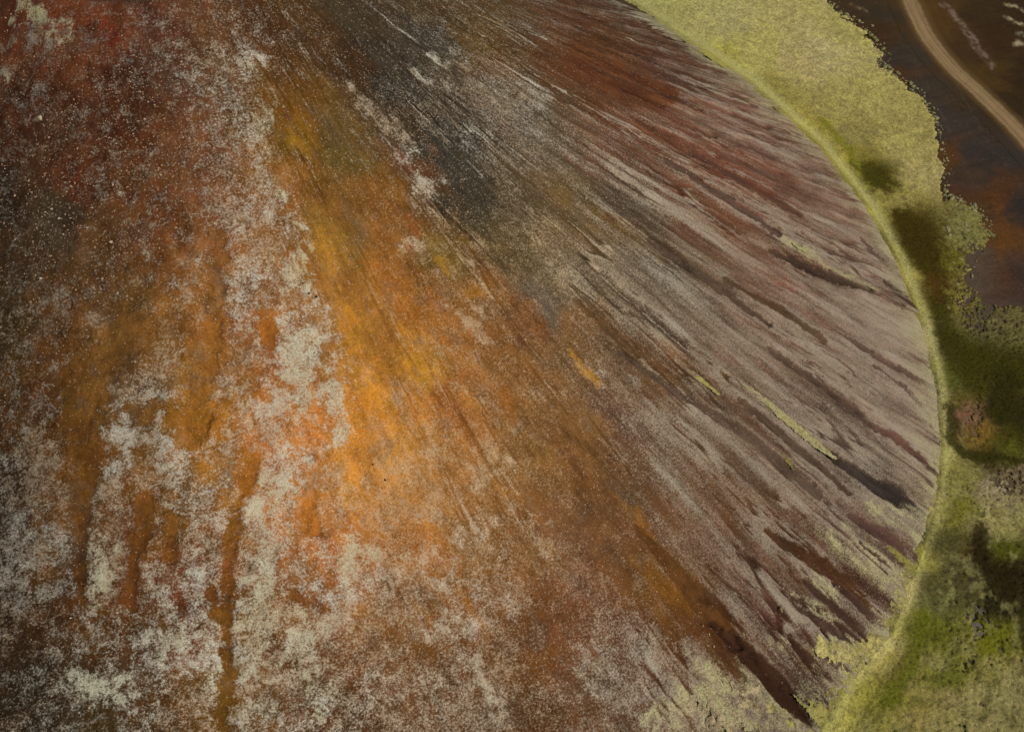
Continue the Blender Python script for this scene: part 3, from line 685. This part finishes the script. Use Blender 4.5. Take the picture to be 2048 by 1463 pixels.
# ------------------------------------------------------------------ moss carpet
MOSSC = """1450,50,160,158,95 1650,100,166,161,102 1600,130,164,156,96 1750,200,156,151,82 1500,110,165,162,87 1700,60,158,155,84 1800,300,155,150,82 1700,270,132,127,68 1650,230,146,140,76 1720,340,104,99,32 1745,350,58,54,10 1765,365,70,66,12 1840,350,156,149,87
1800,400,142,137,68 1760,390,130,126,58 1835,480,56,46,6 1815,440,66,56,6 1850,510,52,44,5 1930,470,112,112,58 1940,530,120,116,54 1900,520,96,92,28 1880,600,68,58,10 1870,560,72,55,14 1920,600,116,112,48 1960,620,82,80,38 1890,680,70,70,15 1950,720,55,53,6
2020,740,44,42,6 2020,680,92,90,46 1985,650,90,86,48 1905,800,80,76,24 1950,770,58,56,10 1940,830,104,80,52 1960,870,106,87,32 2000,820,44,42,6 2020,880,60,60,10 1980,915,48,44,9 2030,900,76,80,22 1920,950,122,120,58 1990,980,130,122,87 2030,950,104,92,64
1990,1050,140,136,78 1905,1020,112,112,38 1880,1090,76,74,38 1900,1130,70,66,34 1865,1170,82,80,42 1955,1110,50,36,6 2030,1150,34,28,6 2010,1100,72,77,17 1930,1170,64,60,31 1880,1200,76,80,36 2000,1200,34,32,9 1850,1260,86,90,22 2000,1280,86,89,17 1800,1330,112,107,46 1900,1350,92,96,32 2000,1400,126,121,72
1975,1340,110,108,52 1700,1420,122,120,58 1750,1290,150,145,82 1800,1180,150,145,87 1845,1120,132,130,62 1650,1320,155,150,92 1750,1400,112,112,42 2040,1440,102,97,57 1920,1400,124,116,66 2040,1380,116,108,68 1850,1445,120,113,58 1960,1455,122,114,66 1350,1440,146,137,104 1480,1400,150,141,104 1550,1450,136,131,82 1600,1440,130,128,70
1300,18,156,156,87 1450,118,160,158,70 1600,250,158,150,64 1680,333,160,152,62 1740,430,150,148,62 1800,545,150,145,67 1850,680,160,153,100 1870,800,150,145,95 1885,900,150,148,82 1860,1010,158,153,87 1860,760,110,112,52 1895,760,80,84,30 1820,620,120,116,40 1550,180,138,134,64 1630,265,140,135,52 1700,340,128,124,44"""
MEDGE = [(1300, -300), (1440, -190), (1560, -80), (1656, 5), (1690, 34), (1734, 68), (1762, 103), (1755, 130), (1775, 144), (1810, 171), (1844, 202), (1868, 239), (1881, 291), (1886, 342), (1885, 393), (1912, 403), (1957, 424), (1984, 472), (1972, 505), (1947, 548), (1964, 593), (1981, 615), (2060, 612), (2150, 640), (2230, 720), (2330, 800), (2360, 930), (2440, 1060), (2420, 1240), (2480, 1420), (2450, 1640), (2380, 1800)]

def poly_in(px, py, poly):
    c = np.zeros(len(px), bool); n = len(poly); j = n - 1
    for i in range(n):
        xi, yi = poly[i]; xj, yj = poly[j]
        k = ((yi > py) != (yj > py)) & (px < (xj - xi) * (py - yi) / (yj - yi + 1e-9) + xi)
        c ^= k; j = i
    return c

def line_dist(px, py, P):
    b = np.full(len(px), 1e9)
    for a, c in zip(P[:-1], P[1:]):
        ex, ey = c[0] - a[0], c[1] - a[1]
        t = np.clip(((px - a[0]) * ex + (py - a[1]) * ey) / (ex * ex + ey * ey), 0, 1)
        b = np.minimum(b, np.hypot(px - a[0] - t * ex, py - a[1] - t * ey))
    return b

step = 0.135
# the moss grid is denser to the south where the camera is near
mx = np.arange(24.0, 200.0, step); my = np.concatenate([np.arange(-118.0, -40.0, step), np.arange(-40.0, 100.0, step * 1.7)])
MX, MY = np.meshgrid(mx, my, indexing='ij'); mshape = MX.shape
MXf = MX.ravel(); MYf = MY.ravel()
Rm = np.hypot(MXf, MYf)
MZ = np.maximum(cone_z(Rm), plain_z(MXf, MYf))
mpx, mpy = project(MXf, MYf, MZ)
region = (mpx > -20) & (mpx < 2520) & (mpy > -320) & (mpy < 1860) & (Rm > 60)
mi = np.where(region)[0]
ax, ay = mpx[mi].astype(np.float32), mpy[mi].astype(np.float32)
gxm, gym = MXf[mi], MYf[mi]
n_big = fbm(gxm * .35, gym * .35, 81) - .5
n_med = fbm(gxm * 1.1, gym * 1.1, 83) - .5
n_fin = fbm(gxm * 2.9, gym * 2.9, 85, 4, .75) - .5
ql, qm = ax + n_big * 26 + n_med * 14, ay + (fbm(gxm * .35, gym * .35, 88) - .5) * 26 + n_med * 8
outer = poly_in(ql, qm, MEDGE + [(1000, 1900), (900, -300)])
d_out = line_dist(ql, qm, MEDGE) * np.where(outer, 1, -1)
# how far down past the foot of the cone (in survey pixels), positive outside the cone
rr_edge = (Rm[mi] - CONE_R)
toe_poly = TOE + [(-2000, 1560), (-2000, -40)]
on_cone = poly_in(ax, ay, toe_poly)
d_toe = line_dist(ax, ay, TOE) * np.where(on_cone, -1, 1)
low = sstep(900, 1300, ay)
top = 1 - sstep(120, 420, ay)
# cover 0..1.5: falls away up the slope over a few metres, more raggedly in the south
cov_toe = 0.5 + (d_toe + 9 + 12 * low) / (14 + 34 * low)
cov_out = 0.5 + d_out / 16.0
# mottled cover where the carpet breaks up
BARE = """1940,600,50,55,.34 1925,505,34,40,.26 1990,650,70,34,.22 1940,835,30,46,.36 2020,955,50,34,.36 1990,990,50,60,.05 1948,1245,26,44,.4 1935,1330,30,16,.34 2035,690,40,20,.18 1900,780,16,60,.1 1960,530,34,60,.42"""
cov = np.minimum(np.minimum(cov_toe, 1.15), np.minimum(cov_out, 1.15))
for q in BARE.split():
    x0, y0, rx, ry, s = [float(v) for v in q.split(',')]
    d = np.hypot((ql - x0) / rx, (qm - y0) / ry)
    cov -= s * 1.6 * (1 - sstep(.4, 1.3, d))
# moss running up between the cinder tongues in the south
for P, k in (([(1380, 1430, 46), (1480, 1410, 46), (1560, 1440, 36)], .55), ([(1650, 1290, 20), (1720, 1310, 34), (1760, 1290, 26)], .85), ([(1790, 1090, 16), (1822, 1135, 18), (1805, 1190, 24)], .8), ([(1600, 1405, 18), (1650, 1440, 34)], .9)):
    sel, b = stroke_mask(ql, qm, P)
    cov[sel] = np.maximum(cov[sel], k * (1 - sstep(.3, 1.6, b)))
for head, P in strokes(TONGUE):
    if head[0] != '-':
        sel, b = stroke_mask(ax + n_med * 8, ay + n_med * 8, P)
        cov[sel] -= 1.2 * (1 - sstep(.85, 1.3, b)) * (1 - sstep(-10, 2, d_toe[sel]))
# two moss strips up on the flank
STRIPS = [[(1374, 738, 2), (1392, 754, 4), (1412, 768, 4.5), (1440, 792, 2)], [(1475, 762, 2), (1500, 780, 4), (1535, 806, 5), (1560, 830, 7), (1600, 862, 9), (1640, 895, 8), (1672, 918, 3)], [(1560, 905, 1), (1575, 922, 5), (1588, 940, 3)],
          [(1585, 488, 3), (1612, 502, 7), (1640, 522, 3)], [(1662, 538, 3), (1700, 556, 6), (1752, 580, 2)]]
scov = np.zeros(len(mi), np.float32)
for P in STRIPS:
    sel, b = stroke_mask(ax + n_med * 9, ay + n_med * 9, P)
    scov[sel] = np.maximum(scov[sel], 1 - sstep(.4, 1.7, b))
crumble = n_med * .55 + n_fin * 1.1
dens = cov + (crumble + .9 * n_fin * (low + sstep(1880, 1930, ax) * sstep(380, 420, ay))) * (0.3 + 0.7 * np.maximum(low, sstep(24, 60, d_toe)))
mcol = (1 + .8 * n_med + .7 * n_fin)[:, None] * np.array([1.1, 0.98, 1.1]) * (1.04 + .2 * sstep(1000, 1250, ay))[:, None] * sheppard(ql + n_med * 24, qm + n_med * 24, lin_pts(pts(MOSSC)), 3, 46, 34, 2.0, flows=False)
# patchy pale and dark growth on the southern carpet
n_p = fbm(gxm * .5 + gym * .25, gym * .8 - gxm * .4, 281, 5, .65) - .5
pale_w = ((sstep(.03, .22, n_p) * .6 + .55 * sstep(1340, 1420, ay + .4 * (ax - 1950)) * sstep(1820, 1920, ax)) * sstep(850, 1050, ay))[:, None] * sstep(10, 60, d_toe)[:, None]
dark_w = (sstep(.03, .22, -n_p) * .5 * sstep(850, 1050, ay))[:, None]
mcol = mcol * (1 - pale_w) + (lin((146, 138, 84)) * .9)[None] * pale_w
mcol = mcol * (1 - dark_w) + lin((74, 70, 24))[None] * dark_w
mcol *= np.where(d_toe < 0, .74, 1.0)[:, None]
# the bright lip right at the foot of the slope
lip = np.exp(-((d_toe - 7) / 9.0) ** 2)[:, None] * (.85 * (1 - .6 * sstep(600, 1050, ay)))[:, None]
mcol = mcol * (1 - lip) + lin((172, 164, 100))[None] * lip
# wet dark green hollows
DARKM = [((58, 47, 6), [(1800, 434, 12), (1822, 462, 28), (1850, 500, 32), (1868, 542, 22)]), ((62, 57, 11), [(1712, 325, 7), (1745, 350, 19), (1778, 366, 8)]), ((54, 51, 7), [(1874, 590, 11), (1884, 630, 17), (1898, 680, 24), (1935, 722, 40), (1990, 728, 42), (2060, 745, 44)]),
         ((47, 43, 8), [(1902, 820, 12), (1904, 880, 11), (1930, 911, 9), (1985, 914, 7), (2060, 922, 5)]), ((42, 39, 7), [(2010, 770, 30), (1996, 812, 26), (2060, 846, 30)]), ((37, 28, 7), [(1956, 1060, 14), (1960, 1108, 22), (1996, 1150, 30), (2060, 1182, 42)]), ((74, 52, 16), [(1866, 556, 9), (1878, 600, 8)]),
         ((44, 40, 10), [(2050, 1230, 14), (2056, 1300, 10)]), ((92, 92, 24), [(1850, 1240, 18), (1820, 1330, 16), (1780, 1400, 18)]), ((98, 96, 22), [(1985, 1270, 18), (1965, 1305, 14)]), ((118, 112, 36), [(1640, 240, 5), (1690, 290, 8), (1720, 330, 6)])]
for c, P in DARKM:
    sel, b = stroke_mask(ax + n_big * 20 + n_med * 16, ay + n_med * 16, P)
    g = sstep(.0, .8, 1.2 - b * .8 + n_fin[sel] * 1.2)[:, None] * .88
    mcol[sel] = mcol[sel] * (1 - g) + lin(c)[None] * 1.08 * g
edge_lip = .04 + .12 * sstep(10, 90, d_toe)
thick = (0.03 + edge_lip * sstep(.5, .8, dens)) * (1 + 1.0 * n_fin) * sstep(.44, .62, dens) + .10 * n_med
full = np.full(len(MXf), -9.0, np.float32); full[mi] = dens
fz = MZ.copy(); fz[mi] = MZ[mi] - .03 + np.maximum(thick, -.02)
fcol = np.zeros((len(MXf), 3), np.float32); fcol[mi] = np.clip(mcol, 0, 1) / ALB

def sheet(name, dfull, fz, fcol, thr, biggest=False):
    F = grid_faces(*mshape)
    keep = (dfull[F] > thr).sum(1) >= 3
    F = F[keep]
    if biggest:
        lab = np.arange(len(MXf))
        while True:
            mn = lab[F].min(1); old = lab.copy()
            for c_ in range(4): np.minimum.at(lab, F[:, c_], mn)
            if (lab == old).all(): break
        fl_ = lab[F[:, 0]]; u_, n_ = np.unique(fl_, return_counts=True)
        F = F[fl_ == u_[n_.argmax()]]
    used = np.unique(F)
    remap = np.full(len(MXf), -1, np.int64); remap[used] = np.arange(len(used))
    me = mesh_from(name, np.stack([MXf[used], MYf[used], fz[used]], 1), remap[F], M_MOSS)
    attr_col(me, "moss_colour", fcol[used])
    return add_obj(name, me)

o = sheet("moss", full, fz, fcol, .45)
tag(o, "yellow green moss carpet along the foot of the cone", kind='stuff')
sfull = np.full(len(MXf), -9.0, np.float32); sfull[mi] = scov + crumble * .8
names = ["short bright yellow moss streak alone on the brown flank", "longest yellow moss streak running down the flank beside a dark rill", "smallest yellow green moss fleck below the long moss streak",
         "pale yellow moss streak just above the thin dark rill's start", "thin pale moss streak following the lower edge of the thin dark rill"]
sz = MZ.copy(); sz[mi] = MZ[mi] + .13 + .12 * n_fin
scl = np.zeros((len(MXf), 3), np.float32)
tones = [(164, 153, 88), (164, 153, 108), (136, 128, 62), (168, 158, 114), (156, 144, 108)]
for P, nm_, tone in zip(STRIPS, names, tones):
    one = np.full(len(MXf), -9.0, np.float32)
    sel, b = stroke_mask(ax + n_med * 9, ay + n_med * 9, P)
    one[mi[sel]] = (1 - sstep(.25, 1.6, b)) * .95 + crumble[sel] * 1.0
    scl[:] = lin(tone) / ALB * .76
    o = sheet("moss_streak", one, sz, scl, .45, True)
    tag(o, nm_, "moss patch", "moss streaks on the cone's right flank")

# ------------------------------------------------------------------ stones
def rock_mesh(name, mat, seed, flat=0.7, lumps=1):
    import bmesh
    r = random.Random(seed)
    bm = bmesh.new()
    bmesh.ops.create_icosphere(bm, subdivisions=lumps, radius=0.5)
    sx, sy_ = r.uniform(.8, 1.15), r.uniform(.65, 1.0)
    for v in bm.verts:
        k = 1 + r.uniform(-.22, .22)
        v.co = Vector((v.co.x * sx * k, v.co.y * sy_ * k, (v.co.z * k + .22) * flat))
    me = bpy.data.meshes.new(name)
    bm.to_mesh(me); bm.free()
    me.materials.append(mat)
    return me

OCT = np.array([(1, 0, 0), (-1, 0, 0), (0, 1, 0), (0, -1, 0), (0, 0, 1), (0, 0, -.4)], float)
OF = np.array([(0, 2, 4), (2, 1, 4), (1, 3, 4), (3, 0, 4), (2, 0, 5), (1, 2, 5), (3, 1, 5), (0, 3, 5)])
def scatter(name, P, size, mat):
    n = len(P)
    a = rng.uniform(0, 6.28, n); ca, sa = np.cos(a), np.sin(a)
    k = rng.uniform(.6, 1.25, (n, 6))
    V = OCT[None] * k[..., None] * size[:, None, None]
    V[..., 0] *= rng.uniform(.8, 1.5, n)[:, None]
    V[..., 2] *= .7
    x = V[..., 0] * ca[:, None] - V[..., 1] * sa[:, None]; y = V[..., 0] * sa[:, None] + V[..., 1] * ca[:, None]
    V = np.stack([x, y, V[..., 2]], -1) + P[:, None]
    F = (OF[None] + 6 * np.arange(n)[:, None, None]).reshape(-1, 3)
    return add_obj(name, mesh_from(name, V.reshape(-1, 3), F, mat, smooth=False))

n = 60000
tt = np.radians(rng.uniform(-150, 25, n)); r_ = np.sqrt(rng.uniform(17.0 ** 2, 92.0 ** 2, n))
sxp, syp = r_ * np.cos(tt), r_ * np.sin(tt)
szp = cone_z(r_)
qx_, qy_ = project(sxp, syp, szp)
prob = .12 + .8 * np.exp(-(((qx_ - 260) / 340) ** 2 + ((qy_ - 350) / 330) ** 2)) + .7 * np.exp(-(((qx_ - 880) / 240) ** 2 + ((qy_ - 340) / 200) ** 2)) + .3 * np.exp(-(((qx_ - 850) / 400) ** 2 + ((qy_ - 900) / 400) ** 2))
prob *= 1 - .8 * sstep(1300, 1600, qx_)
k = (qx_ > -60) & (qx_ < 2100) & (qy_ > -60) & (qy_ < 1520) & (rng.uniform(0, 1, n) < prob)
P = np.stack([sxp, syp, szp], 1)[k]
size = .035 + .05 * rng.uniform(0, 1, len(P)) ** 4 + .05 * np.exp(-(((qx_[k] - 220) / 330) ** 2 + ((qy_[k] - 300) / 300) ** 2)) * rng.uniform(0, 1, len(P)) ** 2
tag(scatter("pale_stones", P, size, M_PALE), "pale pumice stones strewn over the cinder slope", kind='stuff')

# bigger single stones on the upper slope
BIG = [(82, 236, 13), (240, 386, 9), (455, 396, 8), (300, 372, 6), (323, 350, 7), (352, 376, 6), (245, 412, 6), (268, 405, 6), (175, 455, 7), (222, 484, 7), (118, 437, 6), (103, 418, 6), (205, 557, 7), (82, 557, 8), (235, 586, 7), (222, 484, 6), (270, 723, 7), (316, 315, 6), (192, 480, 6), (390, 350, 6), (325, 460, 7), (352, 455, 6), (150, 366, 6), (136, 200, 6), (175, 155, 6), (245, 72, 8), (310, 210, 6), (290, 238, 6), (430, 250, 6), (420, 172, 6),
       (888, 494, 6), (758, 678, 5), (770, 260, 5), (786, 235, 5), (895, 380, 5), (960, 305, 5), (720, 340, 6), (755, 313, 5), (1136, 283, 5), (1172, 397, 5)]
rocks = [rock_mesh("pale_stone", M_PALE, 50 + i) for i in range(6)]
for i, (a, b, w) in enumerate(BIG):
    P = surface_at(a, b)
    dist_ = float(np.dot(P - cam_pos, FW))
    s = w * dist_ / (PW * FOC)
    o = add_obj("pale_stone", rocks[i % 6])
    o.location = (P[0], P[1], P[2] - .02); o.scale = (s, s, s * .9)
    o.rotation_euler = (0, 0, random.uniform(0, 6.28))
    special = {(82, 236): "largest pale stone on the dark red slope near the left edge", (240, 386): "oval grey stone alone in the red brown upper slope", (455, 396): "light stone on the right side of the red slope beside the pale crust",
               (888, 494): "pale stone on the olive brown slope below the black band", (758, 678): "pale stone on the orange band, lowest of the middle slope stones", (770, 260): "pale stone at the left border of the black band, lower of two", (786, 235): "pale stone at the left border of the black band, upper of two",
               (895, 380): "pale stone at the lower end of the black band", (960, 305): "pale stone on the right border of the black band", (720, 340): "pale stone on rusty ground left of the pale streaks, upper one", (755, 313): "pale stone between the rusty ground and the pale streaks",
               (1136, 283): "pale stone farther right on grey brown streaked slope, upper one", (1172, 397): "pale stone farthest right on the grey brown streaked slope"}
    tag(o, special.get((a, b), "small pale pumice stone lying loose on the red brown upper slope"), "stone", "loose pale stones on the red upper slope" if a < 600 else "loose pale stones on the dark middle slope")
DARKS = [(606, 567, 6, "black boulder on pale crust, highest of the dark ones on the ridge"), (618, 588, 7, "black boulder just below the pale crust tip on the ridge"), (633, 594, 7, "black boulder closest to the orange band beside the ridge"),
         (600, 642, 5, "small black boulder among mixed crust midway down the ridge"), (628, 706, 5, "small black boulder on the broad pale patch of the ridge"), (745, 929, 6, "black boulder at the edge of the brightest orange soil"), (770, 960, 6, "lone black boulder on the pale crust patch below the orange soil")]
drocks = [rock_mesh("dark_boulder", M_DARK, 80 + i, .9) for i in range(3)]
for i, (a, b, w, lab) in enumerate(DARKS):
    P = surface_at(a, b)
    s = w * float(np.dot(P - cam_pos, FW)) / (PW * FOC)
    o = add_obj("dark_boulder", drocks[i % 3])
    o.location = (P[0], P[1], P[2]); o.scale = (s, s, s); o.rotation_euler = (0, 0, random.uniform(0, 6.28))
    tag(o, lab, "boulder", "black boulders on the pale ridge")

# moss clumps along the frayed outer edge of the carpet
clumps = [rock_mesh("moss_clump", M_CLUMP, 120 + i, .55, 2) for i in range(7)]
edge = [(1660, 2), (1690, 30), (1734, 64), (1764, 100), (1758, 128), (1778, 142), (1812, 168), (1846, 198), (1870, 236), (1884, 288), (1890, 340), (1890, 392), (1915, 402), (1960, 424), (1986, 470)]
E = spline([(a, b, 0) for a, b in edge], 12)
cnt = 0
for i in range(len(E)):
    for j in range(2):
        if cnt >= 250 or random.random() < .25: continue
        far = abs(random.gauss(0, 1))
        tx, ty = (E[min(i + 1, len(E) - 1)] - E[max(i - 1, 0)])[:2]
        L_ = math.hypot(tx, ty)
        off = far * 7 - 2
        a = E[i][0] + ty / L_ * off + random.uniform(-4, 4); b = E[i][1] - tx / L_ * off + random.uniform(-4, 4)
        w = random.choice((3, 3.5, 4, 4, 5, 6, 7, 9, 12)) * (1 - .2 * min(far, 2))
        P = ground_at(a, b)
        s = w * float(np.dot(P - cam_pos, FW)) / (PW * FOC)
        o = add_obj("moss_clump", clumps[cnt % 7])
        zz = float(plain_z(np.array([P[0]]), np.array([P[1]]))[0])
        o.location = (P[0], P[1], zz - .02); o.scale = (s * random.uniform(.9, 1.4), s, s * .8)
        o.rotation_euler = (0, 0, random.uniform(0, 6.28))
        tag(o, "small pale moss clump at the frayed outer edge of the moss carpet", "moss clump", "moss clumps along the outer edge of the moss carpet")
        cnt += 1
for i in range(70):
    a, b = random.uniform(1890, 1985), random.uniform(400, 615)
    if a > 1975 - abs(b - 470) * .35: continue
    w = random.choice((5, 6, 8, 10, 12))
    P = ground_at(a, b); s = w * float(np.dot(P - cam_pos, FW)) / (PW * FOC)
    o = add_obj("moss_clump", clumps[i % 7])
    zz = float(plain_z(np.array([P[0]]), np.array([P[1]]))[0])
    o.location = (P[0], P[1], zz); o.scale = (s * random.uniform(.9, 1.4), s, s * .8); o.rotation_euler = (0, 0, random.uniform(0, 6.28))
    tag(o, "pale moss clump in the broken corner of the moss carpet by the orange soil", "moss clump", "moss clumps in the broken corner of the moss carpet")
